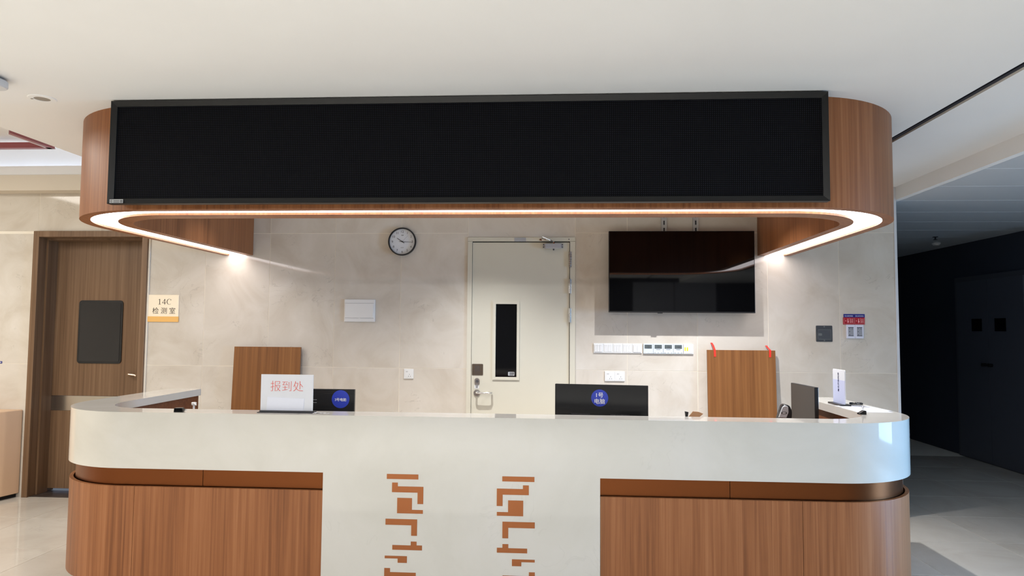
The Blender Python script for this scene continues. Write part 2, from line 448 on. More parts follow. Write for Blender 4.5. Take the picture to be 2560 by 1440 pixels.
w_ = MB(); w_.box(8.0, 8.2, -11.0, -4.2, 0, 2.9); w_.box(8.0, 8.2, -2.2, 1.1, 0, 2.9); w_.box(8.0, 8.2, -4.2, -2.2, 0, 0.25); w_.box(8.0, 8.2, -4.2, -2.2, 1.75, 2.9)
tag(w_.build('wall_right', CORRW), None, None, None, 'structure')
wn = empty('window_1', (8.1, -3.2, 1.0), None, None, None, 'structure')
b_ = MB(); b_.box(8.06, 8.12, -4.2, -2.2, 0.25, 0.31); b_.box(8.06, 8.12, -4.2, -2.2, 1.69, 1.75)
for y in (-4.2, -3.23, -2.26): b_.box(8.06, 8.12, y, y + .06, 0.31, 1.69)
b_.build('window_frame', STEEL, wn)
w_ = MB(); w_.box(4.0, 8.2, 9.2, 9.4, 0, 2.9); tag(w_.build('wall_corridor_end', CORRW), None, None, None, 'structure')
# door in the corridor's right wall
d3 = empty('door_3', (6.55, 2.4, 0), None, None, None, 'structure')
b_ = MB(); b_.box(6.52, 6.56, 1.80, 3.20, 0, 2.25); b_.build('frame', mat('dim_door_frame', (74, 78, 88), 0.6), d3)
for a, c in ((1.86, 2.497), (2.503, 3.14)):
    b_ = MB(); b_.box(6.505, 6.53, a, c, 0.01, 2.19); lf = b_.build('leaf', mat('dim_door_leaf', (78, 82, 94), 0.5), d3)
    m0 = (2.17, 2.37) if a < 2 else (2.62, 2.82)
    b_ = MB(); b_.box(6.50, 6.506, m0[0], m0[1], 1.57, 1.72); b_.build('pane', BLACKG, lf)
    yh = 2.45 if a < 2 else 2.57
    b_ = MB(); b_.cyl((6.505, yh, 1.17), (6.46, yh, 1.17), 0.022); b_.build('door_knob', BLACKP, lf)
# left tray ceiling ---------------------------------------------------
t_ = MB(); t_.box(-7.0, -2.10, -10.9, 0.02, 3.20, 3.4); t_.box(-7.0, -2.11, -10.9, -6.0, ZC, 3.2)
tray = tag(t_.build('ceiling_tray', CEILW), None, None, None, 'structure')
t_ = MB(); t_.box(-7.0, -2.11, -0.15, -0.001, 2.775, 2.918); tag(t_.build('trim_4', BEIGEP), None, None, None, 'structure')
t_ = MB(); t_.box(-7.0, -2.11, -0.145, -0.13, 2.918, 3.00); tag(t_.build('trim_5', CEILW), None, None, None, 'structure')
# maroon lattice frame lying just under the tray ceiling
lat = empty('ceiling_lattice', (-3.5, -0.6, 3.1), 'maroon lacquered lattice frame with white edges under the raised ceiling', 'lattice')
b_ = MB(); b_.box(-6.6, -3.03, -0.40, -0.35, 3.10, 3.15); b_.build('slat', MAROON, lat)
b_ = MB(); b_.prism([(-3.06, -0.35), (-3.02, -0.35), (-3.02, -0.86), (-3.06, -0.82)], 3.10, 3.15); b_.build('slat', MAROON, lat)
b_ = MB(); b_.box(-6.6, -3.02, -0.352, -0.338, 3.10, 3.112); b_.build('light_edge', WHITEP, lat)
b_ = MB(); b_.box(-3.075, -3.06, -0.82, -0.35, 3.10, 3.112); b_.build('light_edge', WHITEP, lat)
for hx, hy in ((-4.2, -0.375), (-3.04, -0.6)):
    b_ = MB(); b_.cyl((hx, hy, 3.15), (hx, hy, 3.2), 0.006); b_.build('hanger', WHITEP, lat)
# cove strip above the bulkhead
b_ = MB(); b_.box(-6.9, -2.2, -0.085, -0.035, 2.918, 2.935); b_.build('cove_housing', WHITEP, tray)
b_ = MB(); b_.box(-6.9, -2.2, -0.08, -0.04, 2.935, 2.95); b_.build('cove_diffuser', mat('cove_diffuser', (255, 255, 255), 0.5, emit=(228, 238, 255), estr=5.0), tray)
# rest of the hall behind the camera --------------------------------
w_ = MB(); w_.box(-7.2, -7.0, -11, 0.3, 0, 3.4); tag(w_.build('wall_left', BEIGEP), None, None, None, 'structure')
w_ = MB(); w_.box(-7.2, 3.2, -11.2, -11.0, 0, 3.4); w_.box(5.2, 8.2, -11.2, -11.0, 0, 3.4); w_.box(3.2, 5.2, -11.2, -11.05, 0, 3.4); wf = tag(w_.build('wall_front', DARKWALL), None, None, None, 'structure')
b_ = MB(); b_.box(3.22, 4.19, -11.05, -11.0, 0, 2.7); b_.build('panel', GREYWALL, wf)
b_ = MB(); b_.box(4.21, 5.18, -11.05, -11.0, 0, 2.7); b_.build('panel', GREYWALL, wf)
# unseen cans screening the two downlights and the added third lamp
for x in (2.45, 0.75, -0.95):
    b_ = MB(); b_.lathe([(0.046, 0), (0.046, -0.028), (0.053, -0.030), (0.055, -0.026), (0.055, 0)], (x, -0.95, ZC), 'Z', 28); b_.build('downlight_can', WHITEP, ceiling, True)

# ================================================================== STEEL DOOR (door_1)
d1 = empty('door_1', (1.075, 0.0, 0.0), None, None, None, 'structure')
b_ = MB(); b_.box(0.600, 0.640, -0.012, 0.12, 0, 2.324); b_.box(1.504, 1.550, -0.012, 0.12, 0, 2.324); b_.box(0.600, 1.550, -0.014, 0.12, 2.326, 2.361)
b_.build('frame', DOORP, d1)
b_ = MB(); b_.box(0.62, 1.52, 0.05, 0.055, 0, 2.34); b_.build('rebate', BLACKM, d1)
gz0, gz1, gx0, gx1 = 1.131, 1.771, 0.854, 1.040
b_ = MB(); b_.box(0.643, gx0, 0.0, 0.045, 0.008, 2.317); b_.box(gx1, 1.499, 0.0, 0.045, 0.008, 2.317); b_.box(gx0, gx1, 0.0, 0.045, 0.008, gz0); b_.box(gx0, gx1, 0.0, 0.045, gz1, 2.317)
leaf = b_.build('leaf', DOORP, d1)
b_ = MB()
for x0, x1, z0, z1 in ((.829, gx0, 1.107, 1.796), (gx1, 1.064, 1.107, 1.796), (gx0, gx1, 1.107, gz0), (gx0, gx1, gz1, 1.796)): b_.box(x0, x1, -0.010, 0.0, z0, z1)
b_.build('vision_frame', DOORP, leaf)
b_ = MB(); b_.box(gx0, gx1, 0.012, 0.02, gz0, gz1); b_.build('pane', BLACKG, leaf)
b_ = MB(); b_.prism(rrect(0.965, 1.022, 1.142, 1.176, 0.006), 0.0105, 0.012, 'Y'); b_.build('sticker', LGREY, leaf)
b_ = MB(); b_.box(0.978, 1.018, 0.0098, 0.0105, 1.164, 1.170); b_.box(0.978, 1.016, 0.0098, 0.0105, 1.155, 1.160); b_.box(0.978, 1.010, 0.0098, 0.0105, 1.146, 1.151); b_.build('sticker_print', DGREY, leaf)
for z0, z1 in ((2.098, 2.233), (1.866, 1.992), (1.613, 1.736)):
    b_ = MB(); b_.cyl((1.506, -0.018, z0), (1.506, -0.018, z1), 0.0085, n=14); b_.box(1.494, 1.518, -0.013, -0.003, z0, z1)
    b_.build('hinge', STEEL, d1)
# overhead closer
cb = MB(); cb.box(1.283, 1.426, -0.058, -0.006, 2.258, 2.302, 0.006); cb.box(1.266, 1.286, -0.046, 0.0, 2.262, 2.300, 0.003); cb.box(1.423, 1.443, -0.046, 0.0, 2.262, 2.300, 0.003)
closer = cb.build('closer', SILVER, d1)
b_ = MB()
for x in (1.272, 1.437):
    for z in (2.270, 2.292): b_.cyl((x, -0.05, z), (x, -0.044, z), 0.0055, n=12)
b_.cyl((1.36, -0.03, 2.258), (1.36, -0.03, 2.244), 0.006, n=12); b_.build('screw_heads', DGREY, closer)
b_ = MB(); b_.cyl((1.362, -0.034, 2.302), (1.362, -0.034, 2.318), 0.010, n=14); b_.tube([(1.362, -0.036, 2.316), (1.33, -0.07, 2.33), (1.262, -0.12, 2.352)], 0.006, 8); b_.tube([(1.262, -0.12, 2.352), (1.258, -0.06, 2.345), (1.262, -0.016, 2.340)], 0.006, 8); b_.prism(rrect(1.236, 1.292, 2.332, 2.346, 0.006), -0.020, -0.014, 'Y')
b_.build('closer_arm', CHROME, closer)
b_ = MB(); b_.box(1.013, 1.116, -0.016, -0.0135, 2.324, 2.358); b_.cyl((1.025, -0.018, 2.349), (1.025, -0.0155, 2.349), 0.004, n=10); b_.cyl((1.107, -0.018, 2.334), (1.107, -0.0155, 2.334), 0.004, n=10); b_.build('strike_plate', SILVER, d1)
b_ = MB(); b_.cyl((1.494, -0.0155, 2.343), (1.494, -0.013, 2.343), 0.005, n=10); b_.build('screw', DGREY, d1)
b_ = MB(); b_.prism(rrect(0.648, 0.746, 1.145, 1.243, 0.008), -0.004, 0.0, 'Y'); pp = b_.build('pull_plate', BRONZE, d1)
text('拉', 0.052, DGREY, pp, (0.697, -0.0045, 1.207))
b_ = MB(); b_.box(0.656, 0.738, -0.0048, -0.004, 1.177, 1.1785); b_.build('plate_line', DGREY, pp)
text('PULL', 0.017, DGREY, pp, (0.697, -0.0045, 1.161), space=1.2)
b_ = MB(); b_.prism(rrect(0.672, 0.716, 1.062, 1.119, 0.021), -0.008, 0.0, 'Y'); lk_ = b_.build('lock_escutcheon', STEEL, d1)
b_ = MB(); b_.cyl((0.695, -0.012, 1.094), (0.695, -0.008, 1.094), 0.011, n=16); b_.box(0.690, 0.700, -0.0115, -0.008, 1.076, 1.094); b_.build('key_cylinder', DGREY, lk_)
b_ = MB(); b_.box(0.672, 0.711, -0.001, 0.0, 1.028, 1.060); sk = b_.build('label_sticker', WHITEP, d1)
b_ = MB()
for z, w in ((1.050, .024), (1.043, .018), (1.036, .02)): b_.box(0.692 - w / 2, 0.692 + w / 2, -0.0016, -0.001, z - .002, z + .002)
b_.build('label_print', DGREY, sk)
b_ = MB(); b_.lathe([(0, 0.010), (0.027, 0.010), (0.029, 0.007), (0.029, 0)], (0.694, 0, 0.991), 'Y', 28); b_.build('handle_rose', STEEL, d1, True)
b_ = MB(); b_.tube([(0.694, -0.008, 0.995), (0.694, -0.052, 0.995), (0.700, -0.062, 0.995), (0.712, -0.066, 0.995), (0.800, -0.066, 0.995), (0.814, -0.064, 0.995), (0.824, -0.054, 0.995), (0.825, -0.014, 0.995)], 0.0085, 12)
b_.build('lever_handle', CHROME, d1, True)

# ================================================================== BROWN DOOR (door_2)
d2 = empty('door_2', (-2.88, 0.0, 0.0), None, None, None, 'structure')
b_ = MB()
b_.box(-3.430, -3.375, -0.03, 0.0, 0, 2.421, 0.002, 1); b_.box(-2.389, -2.335, -0.03, 0.0, 0, 2.421, 0.002, 1); b_.box(-3.375, -2.389, -0.03, 0.0, 2.366, 2.421, 0.002, 1)
b_.build('casing', WOODD, d2)
b_ = MB(); b_.box(-3.427, -3.375, 0.0, 0.30, 0, 2.418); b_.box(-2.389, -2.336, 0.0, 0.30, 0, 2.418); b_.box(-3.375, -2.389, 0.0, 0.30, 2.366, 2.418); b_.build('jamb', WOODD, d2)
b_ = MB(); b_.box(-3.375, -3.357, 0.07, 0.20, 0, 2.366); b_.box(-2.407, -2.389, 0.07, 0.20, 0, 2.366); b_.box(-3.357, -2.407, 0.07, 0.20, 2.348, 2.366); b_.build('door_stop', WOODD, d2)
b_ = MB(); b_.box(-3.372, -2.392, 0.200, 0.24, 0.895, 2.350); lf = b_.build('leaf', WOODD, d2)
b_ = MB(); b_.box(-3.372, -2.392, 0.200, 0.24, 0.035, 0.755); b_.build('lower_leaf', WOODD, d2)
b_ = MB(); b_.box(-3.372, -2.392, 0.198, 0.24, 0.757, 0.893); b_.build('kick_band', mat('polished_kick_steel', (190, 184, 176), 0.2, 1.0), d2)
b_ = MB(); b_.prism(rrect(-3.119, -2.688, 1.199, 1.791, 0.03), 0.192, 0.20, 'Y'); wf_ = b_.build('window_gasket', BLACKP, lf)
b_ = MB(); b_.prism(rrect(-3.100, -2.706, 1.218, 1.772, 0.02), 0.189, 0.192, 'Y'); b_.build('pane', mat('dark_grey_glass', (38, 38, 40), 0.08), lf)
b_ = MB(); b_.tube([(-2.590, 0.20, 1.098), (-2.590, 0.15, 1.102), (-2.575, 0.142, 1.104), (-2.52, 0.144, 1.098), (-2.505, 0.146, 1.090)], 0.009, 10); b_.build('lever_handle', mat('pale_brass', (226, 200, 172), 0.3, 0.8), lf, True)
b_ = MB(); b_.box(-3.372, -2.392, 0.0, 0.245, -0.001, 0.004); b_.build('threshold', DARKSTONE, d2)

# ================================================================== RECEPTION DESK
CX0, CX1, CY, CR, CE = -1.645, 3.455, -2.29, 0.56, -0.79
def upath(x0, x1, yf, ye, R, dx, dy=None, n=18):
    dy = dx if dy is None else dy
    a = R - dx; b2 = R - dy; a = max(a, 0.03); b2 = max(b2, 0.03)
    L = [(x0 + dx, ye)]
    for i in range(n + 1):
        t = PI / 2 * i / n
        L.append((x0 + dx + a - a * math.cos(t), yf + dy + b2 - b2 * math.sin(t)))
    for i in range(n + 1):
        t = PI / 2 * i / n
        L.append((x1 - dx - a + a * math.sin(t), yf + dy + b2 - b2 * math.cos(t)))
    L.append((x1 - dx, ye))
    return L
def desk(dx, dy=None, ye=CE): return upath(CX0, CX1, CY, ye, CR, dx, dy)
def seg(path, xa, xb, side):
    """part of a desk path: side L keeps the left arm up to x=xb, R from x=xa on, M between"""
    half = len(path) // 2; yf = path[half][1]
    if side == 'L': return path[:half] + [(xb, yf)]
    if side == 'R': return [(xa, yf)] + path[half:]
    return [(xa, yf), (xb, yf)]

dk = empty('reception_desk', (0.905, -1.6, 0.0), 'long curved reception desk with white stone top and walnut front panels', 'reception desk')
P0, P1, P2 = desk(0), desk(0.035), desk(0.255, 0.19)
ct = MB(); ct.sweep([(0, 0.751), (0, 1.062), (0, 1.065), (2, 1.065), (2, 1.015), (1, 1.015), (1, 0.751)], [P0, P1, P2])
ct.build('countertop', QUARTZ, dk, True)
b_ = MB(); b_.box(0.102, 1.625, CY, CY + .04, 0.0, 0.751); b_.build('centre_panel', QUARTZ, dk)
A, B_ = desk(0.040), desk(0.055)
for side, xa, xb in (('L', 0, -0.603), ('M', -0.600, 0.102), ('M', 1.625, 2.320), ('R', 2.323, 0)):
    b_ = MB(); b_.sweep([(0, 0.640), (0, 0.751), (1, 0.751), (1, 0.640)], [seg(A, xa, xb, side), seg(B_, xa, xb, side)]); b_.build('bronze_band', COPPER, dk, True)
A, B_ = desk(0.010), desk(0.030)
for side, xa, xb in (('L', 0, -0.984), ('M', -0.982, 0.100), ('M', 1.627, 2.691), ('R', 2.693, 0)):
    b_ = MB(); b_.sweep([(0, 0.115), (0, 0.646), (0, 0.650), (1, 0.650), (1, 0.115)], [seg(A, xa, xb, side), seg(B_, xa, xb, side)]); b_.build('wood_panel', WOOD, dk, True)
A, B_ = desk(0.060), desk(0.075)
for side, xa, xb in (('L', 0, 0.102), ('R', 1.625, 0)):
    b_ = MB(); b_.sweep([(0, 0.0), (0, 0.115), (1, 0.115), (1, 0.0)], [seg(A, xa, xb, side), seg(B_, xa, xb, side)]); b_.build('kickboard', STEEL, dk, True)
A, B_ = desk(0.215, 0.155), desk(0.235, 0.175)
b_ = MB(); b_.sweep([(0, 0.0), (0, 1.015), (1, 1.015), (1, 0.0)], [A, B_]); b_.build('inner_panel', WOODIN, dk, True)
for x0, x1 in ((CX0 + .03, CX0 + .236), (CX1 - .236, CX1 - .03)):
    b_ = MB(); b_.box(x0, x1, CE - .03, CE - .008, 0.0, 1.015); b_.build('end_panel', WOODIN, dk)
b_ = MB(); b_.prism([(CX0 + .26, -2.08), (CX1 - .26, -2.08), (CX1 - .26, CE - .03), (2.75, CE - .03), (2.75, -1.45), (CX0 + .26, -1.45)], 0.725, 0.750); b_.build('work_surface', WOODIN, dk)
# bronze lattice inlays, two mirrored columns
INL = [[(0.460, 0.754), (0.635, 0.754), (0.635, 0.727), (0.460, 0.727)],
       [(0.490, 0.708), (0.522, 0.708), (0.522, 0.688), (0.664, 0.688), (0.664, 0.595), (0.632, 0.595), (0.632, 0.656), (0.490, 0.656)],
       [(0.520, 0.626), (0.602, 0.626), (0.602, 0.563), (0.663, 0.563), (0.663, 0.543), (0.520, 0.543)],
       [(0.457, 0.512), (0.632, 0.512), (0.632, 0.424), (0.600, 0.424), (0.600, 0.480), (0.457, 0.480)],
       [(0.497, 0.372), (0.599, 0.372), (0.599, 0.393), (0.631, 0.393), (0.631, 0.373), (0.661, 0.373), (0.661, 0.347), (0.497, 0.347)],
       [(0.456, 0.314), (0.579, 0.314), (0.579, 0.278), (0.528, 0.278), (0.528, 0.300), (0.456, 0.300)],
       [(0.455, 0.248), (0.487, 0.248), (0.487, 0.227), (0.629, 0.227), (0.629, 0.140), (0.598, 0.140), (0.598, 0.195), (0.455, 0.195)]]
for P in INL:
    for mir in (0, 1):
        Q = [((1.731 - x) if mir else x, z - .003) for x, z in P]
        b_ = MB(); b_.prism(Q, CY - .0012, CY + .002, 'Y'); b_.build('inlay', INLAYM, dk)

# ================================================================== CANOPY
KX0, KX1, KY, KR, KE = -1.640, 3.402, -2.405, 0.72, -0.004
def can(dx, dy=None, ye=KE): return upath(KX0, KX1, KY, ye, KR, dx, dy, 22)
kp = empty('canopy', (0.88, -1.2, 2.2), 'curved walnut canopy hung from the ceiling over the desk with a white light strip below', 'canopy')
A, B_ = can(0), can(0.060, 0.055)
b_ = MB(); b_.sweep([(0, 2.200), (0, ZC), (1, ZC), (1, 2.200)], [A, B_]); b_.build('outer_shell', WOOD, kp, True)
A2, B2 = can(0.215, 0.185), can(0.282, 0.315)
b_ = MB(); b_.sweep([(0, 2.200), (0, ZC), (1, ZC), (1, 2.200)], [A2, B2]); b_.build('inner_shell', WOOD, kp, True)
b_ = MB(); b_.sweep([(0, 2.213), (0, 2.225), (1, 2.225), (1, 2.213)], [B_, A2]); b_.build('light_strip', LED, kp, True)

# ================================================================== LED DISPLAY BOARD
EX0, EX1, EZ0, EZ1, EY = -1.066, 2.781, 2.217, 2.788, -2.50
ed = empty('led_display', (0.86, -2.45, 2.217), 'long black LED display board in a black frame on the canopy front', 'display board')
b_ = MB(); b_.box(EX0 + .012, EX1 - .012, EY + .03, KY - .002, EZ0 + .010, EZ1 - .01); b_.build('body', BLACKP, ed)
def frame_bar(poly_out, poly_in, name):
    b_ = MB(); t = b_.bm
    (ox0, oz0), (ox1, oz1) = poly_out; (ix0, iz0), (ix1, iz1) = poly_in
    fo = [t.verts.new((ox0, EY, oz0)), t.verts.new((ox1, EY, oz1)), t.verts.new((ix1, EY + .012, iz1)), t.verts.new((ix0, EY + .012, iz0))]
    bo = [t.verts.new((v.co.x, EY + .045, v.co.z)) for v in fo]
    t.faces.new(fo); t.faces.new(bo[::-1])
    for i in range(4): t.faces.new((fo[i], bo[i], bo[(i + 1) % 4], fo[(i + 1) % 4]))
    bmesh.ops.recalc_face_normals(t, faces=list(t.faces))
    b_.build(name, BLACKF, ed)
fw = 0.030
frame_bar(((EX0, EZ0), (EX1, EZ0)), ((EX0 + fw, EZ0 + fw), (EX1 - fw, EZ0 + fw)), 'frame_bar')
frame_bar(((EX1, EZ0), (EX1, EZ1)), ((EX1 - fw, EZ0 + fw), (EX1 - fw, EZ1 - fw)), 'frame_bar')
frame_bar(((EX1, EZ1), (EX0, EZ1)), ((EX1 - fw, EZ1 - fw), (EX0 + fw, EZ1 - fw)), 'frame_bar')
frame_bar(((EX0, EZ1), (EX0, EZ0)), ((EX0 + fw, EZ1 - fw), (EX0 + fw, EZ0 + fw)), 'frame_bar')
b_ = MB(); b_.box(EX0 + fw - .002, EX1 - fw + .002, EY + .020, EY + .030, EZ0 + fw - .002, EZ1 - fw + .002); b_.build('screen', LEDM, ed)
b_ = MB(); b_.box(EX0 + .016, EX0 + .092, EY - .0022, EY - .0008, EZ0 + .003, EZ0 + .024); st = b_.build('maker_sticker', LGREY, ed)
b_ = MB()
for x0, x1, z in ((.020, .032, .018), (.020, .032, .009), (.038, .072, .017), (.038, .072, .008), (.076, .089, .018), (.076, .089, .013), (.076, .089, .007)):
    b_.box(EX0 + x0, EX0 + x1, EY - .0028, EY - .0022, EZ0 + z - .0017, EZ0 + z + .0017)
b_.build('sticker_print', DGREY, st)

# ================================================================== THINGS ON THE BACK WALL
# clock
ck = empty('wall_clock', (0.012, -0.002, 2.322), 'round wall clock with black rim and white face high on tiles', 'clock')
CC = (0.012, 0.0, 2.322)
b_ = MB(); b_.lathe([(0.0, 0.004), (0.118, 0.004), (0.122, 0.002), (0.125, 0.010), (0.126, 0.030), (0.123, 0.038), (0.117, 0.040), (0.115, 0.036), (0.114, 0.016), (0.0, 0.016)], CC, 'Y', 56); b_.build('rim', BLACKF, ck, True)
b_ = MB(); b_.lathe([(0.0, 0.0185), (0.1142, 0.0185), (0.1142, 0.0165)], CC, 'Y', 56); fc = b_.build('dial', mat('clock_dial', (214, 217, 222), 0.5), ck)
for h in range(1, 13):
    a = 2 * PI * h / 12
    text(str(h), 0.029, DGREY, fc, (CC[0] + 0.090 * math.sin(a), -0.0190, CC[2] + 0.090 * math.cos(a)), name='numeral', offset=0.0)
b_ = MB()
for h in range(60):
    a = 2 * PI * h / 60; r0 = 0.108 if h % 5 else 0.106
    p = Vector((CC[0] + r0 * math.sin(a), -0.0188, CC[2] + r0 * math.cos(a))); q = Vector((CC[0] + 0.112 * math.sin(a), -0.0188, CC[2] + 0.112 * math.cos(a)))
    b_.cyl(p, q, 0.0005, n=4)
b_.build('minute_marks', DGREY, fc)
text('deli', 0.016, DGREY, fc, (CC[0], -0.0190, CC[2] + 0.059), name='lettering')
text('QUARTZ', 0.007, DGREY, fc, (CC[0], -0.0190, CC[2] - 0.054), name='lettering')
def hand(deg, l, back, w, y, name):
    b_ = MB(); a = math.radians(deg); u = Vector((math.sin(a), 0, math.cos(a))); v = Vector((math.cos(a), 0, -math.sin(a)))
    c = Vector((CC[0], 0, CC[2])); P = [c - u * back - v * w, c - u * back + v * w, c + u * l + v * w * .6, c + u * l - v * w * .6]
    b_.prism([(p.x, p.z) for p in P], y - .001, y, 'Y'); b_.build(name, BLACKM, ck)
hand(304, 0.058, 0.022, 0.0028, -0.0215, 'hour_hand'); hand(93, 0.088, 0.026, 0.0018, -0.024, 'minute_hand'); hand(44, 0.075, 0.0, 0.0005, -0.026, 'second_hand')
b_ = MB(); b_.cyl((CC[0], -0.0265, CC[2]), (CC[0], -0.018, CC[2]), 0.005, n=14); b_.build('hand_hub', BLACKM, ck)
# breaker box
bx = empty('breaker_box', (-0.364, 0, 1.70), 'white wall breaker box with hinged lid on the tiles', 'electrical box')
b_ = MB(); b_.box(-0.503, -0.225, -0.016, 0.0, 1.605, 1.806, 0.005); b_.build('frame', WHITEP, bx)
b_ = MB(); b_.box(-0.496, -0.236, -0.020, -0.015, 1.640, 1.770, 0.003, 1); b_.prism([(-0.376, 1.641), (-0.352, 1.641), (-0.364, 1.634)], -0.020, -0.016, 'Y'); b_.build('lid', WHITEP, bx)
for z0, z1 in ((1.7705, 1.7725), (1.6365, 1.639)):
    b_ = MB(); b_.box(-0.496, -0.236, -0.0165, -0.0155, z0, z1); b_.build('lid_gap', LGREY, bx)
# 14C sign
sg = empty('room_sign', (-2.18, 0, 1.716), 'cream room sign reading 14C with ochre lower band beside the brown door', 'sign')
b_ = MB(); b_.box(-2.331, -2.036, -0.008, 0.0, 1.640, 1.838, 0.001, 1); pl = b_.build('upper_plate', CREAM, sg)
b_ = MB(); b_.box(-2.333, -2.034, -0.011, 0.0, 1.592, 1.641, 0.001, 1); b_.build('lower_band', OCHRE, sg)
def glyph(polys, name='lettering'):
    b_ = MB()
    for P in polys: b_.prism(P, -0.0088, -0.008, 'Y')
    tag(b_.build(name, INK, pl), kind='stuff')
def arc(cx, cz, rx, rz, a0, a1, w0, w1, n=18):
    o_, i_ = [], []
    for k in range(n + 1):
        a = math.radians(a0 + (a1 - a0) * k / n); w = w0 + (w1 - w0) * math.sin(PI * k / n)
        o_.append((cx + rx * math.cos(a), cz + rz * math.sin(a))); i_.append((cx + (rx - w) * math.cos(a), cz + (rz - w * .55) * math.sin(a)))
    return o_ + i_[::-1]
gz = 1.750
glyph([[(-2.2165, gz), (-2.2105, gz), (-2.2105, gz + .050), (-2.2135, gz + .050), (-2.2255, gz + .043), (-2.2245, gz + .0405), (-2.2165, gz + .0440)], [(-2.2255, gz - .0005), (-2.2015, gz - .0005), (-2.2015, gz + .0025), (-2.2255, gz + .0025)]])
glyph([[(-2.1685, gz), (-2.1625, gz), (-2.1625, gz + .050), (-2.1660, gz + .050), (-2.1685, gz + .0465)], [(-2.1895, gz + .0165), (-2.1550, gz + .0165), (-2.1550, gz + .0125), (-2.1910, gz + .0125)], [(-2.1910, gz + .0145), (-2.1870, gz + .0145), (-2.1640, gz + .0480), (-2.1660, gz + .050)]])
glyph([arc(-2.1245, gz + .025, .0235, .026, 48, 312, .002, .0065), [(-2.1100, gz + .0360), (-2.1070, gz + .0360), (-2.1070, gz + .0500), (-2.1100, gz + .0440)]])
text('检 测 室', 0.062, INK, pl, (-2.172, -0.0085, 1.694), width=0.214)
# outlets and switches
def plate(name, x, z, label, cat, group=None, d=0.009):
    e = empty(name, (x, 0, z), label, cat, group)
    b_ = MB(); b_.box(x - .043, x + .043, -d, 0.0, z - .043, z + .043, 0.003); b_.build('plate', WHITEP, e)
    return e
def outlet(x, z, label, group=None):
    e = plate('wall_outlet', x, z, label, 'outlet', group)
    b_ = MB(); b_.box(x - .032, x + .032, -0.0102, -0.008, z - .032, z + .032, 0.001, 1); ins = b_.build('socket_insert', WHITEP, e)
    b_ = MB()
    for dx, dz in ((-.020, .020), (-.010, .020), (.008, -.004), (.000, -.021), (.017, -.021)): b_.box(x + dx - .0015, x + dx + .0015, -0.0106, -0.010, z + dz - .0045, z + dz + .0045)
    b_.build('slots', DGREY, ins)
outlet(0.0865, 1.149, 'white square wall outlet alone on the tiles left of the steel door')
outlet(1.850, 1.1495, 'white wall outlet nearer the steel door in the pair', 'paired outlets below the switches')
outlet(1.936, 1.1495, 'white wall outlet farther from the steel door in the pair', 'paired outlets below the switches')
SWN = ['white three gang switch at the door end of the row', 'white two gang switch second from the door end', 'white three gang switch in the middle, third from the door end', 'white three gang switch fourth from the door end', 'white two gang switch beside the first thermostat']
for i, (gang, out) in enumerate(((3, 1), (2, 0), (3, 0), (3, 0), (2, 1))):
    x = 1.752 + i * 0.0835; z = 1.3915
    e = empty('light_switch', (x, 0, z), SWN[i], 'switch', 'switch row under the television')
    b_ = MB(); b_.box(x - .0415, x + .0415, -0.009, 0.0, z - .042, z + .042, 0.0025); b_.build('plate', WHITEP, e)
    w = 0.066 / gang
    for k in range(gang):
        x0 = x - .033 + k * w
        b_ = MB(); b_.box(x0 + .0006, x0 + w - .0006, -0.0135 if out else -0.011, -0.007, z - .032, z + .032, 0.001, 1); rk = b_.build('rocker', WHITEP, e)
        b_ = MB(); b_.box(x0 + w / 2 - .0015, x0 + w / 2 + .0015, -0.0140 if out else -0.0115, -0.0105, z + .020, z + .024); b_.build('indicator', LGREY, rk)
for i in range(4):
    x = 2.181 + i * 0.0855; z = 1.391
    lab = ['white thermostat with grey screen next to the switches', 'white thermostat with grey screen, second of the four', 'white thermostat with grey screen, third of the four', 'white thermostat with grey screen next to the yellow-button plate'][i]
    e = empty('thermostat', (x, 0, z), lab, 'thermostat', 'thermostats under the television')
    b_ = MB(); b_.box(x - .042, x + .042, -0.014, 0.0, z - .043, z + .043, 0.003); b_.build('housing', WHITEC, e)
    b_ = MB(); b_.box(x - .031, x + .031, -0.0150, -0.0135, z + .001, z + .034); b_.build('screen', GREYLCD, e)
    text('26', 0.022, DGREY, e, (x + .004, -0.0153, z + .017), name='readout')
    b_ = MB()
    for dx in (-.028, 0, .028): b_.box(x + dx - .005, x + dx + .005, -0.0145, -0.0135, z - .036, z - .033)
    if i: b_.box(x - .018, x + .018, -0.0145, -0.0135, z - .009, z - .006)
    b_.build('button_print', LGREY if i == 0 else DGREY, e)
x, z = 2.524, 1.390
e = empty('button_plate', (x, 0, z), 'white switch plate with two yellow buttons ending the row', 'switch')
b_ = MB(); b_.box(x - .042, x + .042, -0.013, 0.0, z - .043, z + .043, 0.003); b_.build('plate', WHITEP, e)
for k, dx in enumerate((-.028, -.009, .010, .028)):
    b_ = MB(); b_.box(x + dx - .0085, x + dx + .0085, -0.015, -0.012, z - .036, z + .036, 0.001, 1); rk = b_.build('rocker', WHITEP, e)
    if k < 2:
        b_ = MB(); b_.prism(rrect(x + dx - .0055, x + dx + .0055, z - .016, z + .016, .003, 3), -0.0158, -0.0150, 'Y'); b_.build('button', YELLOW, rk)
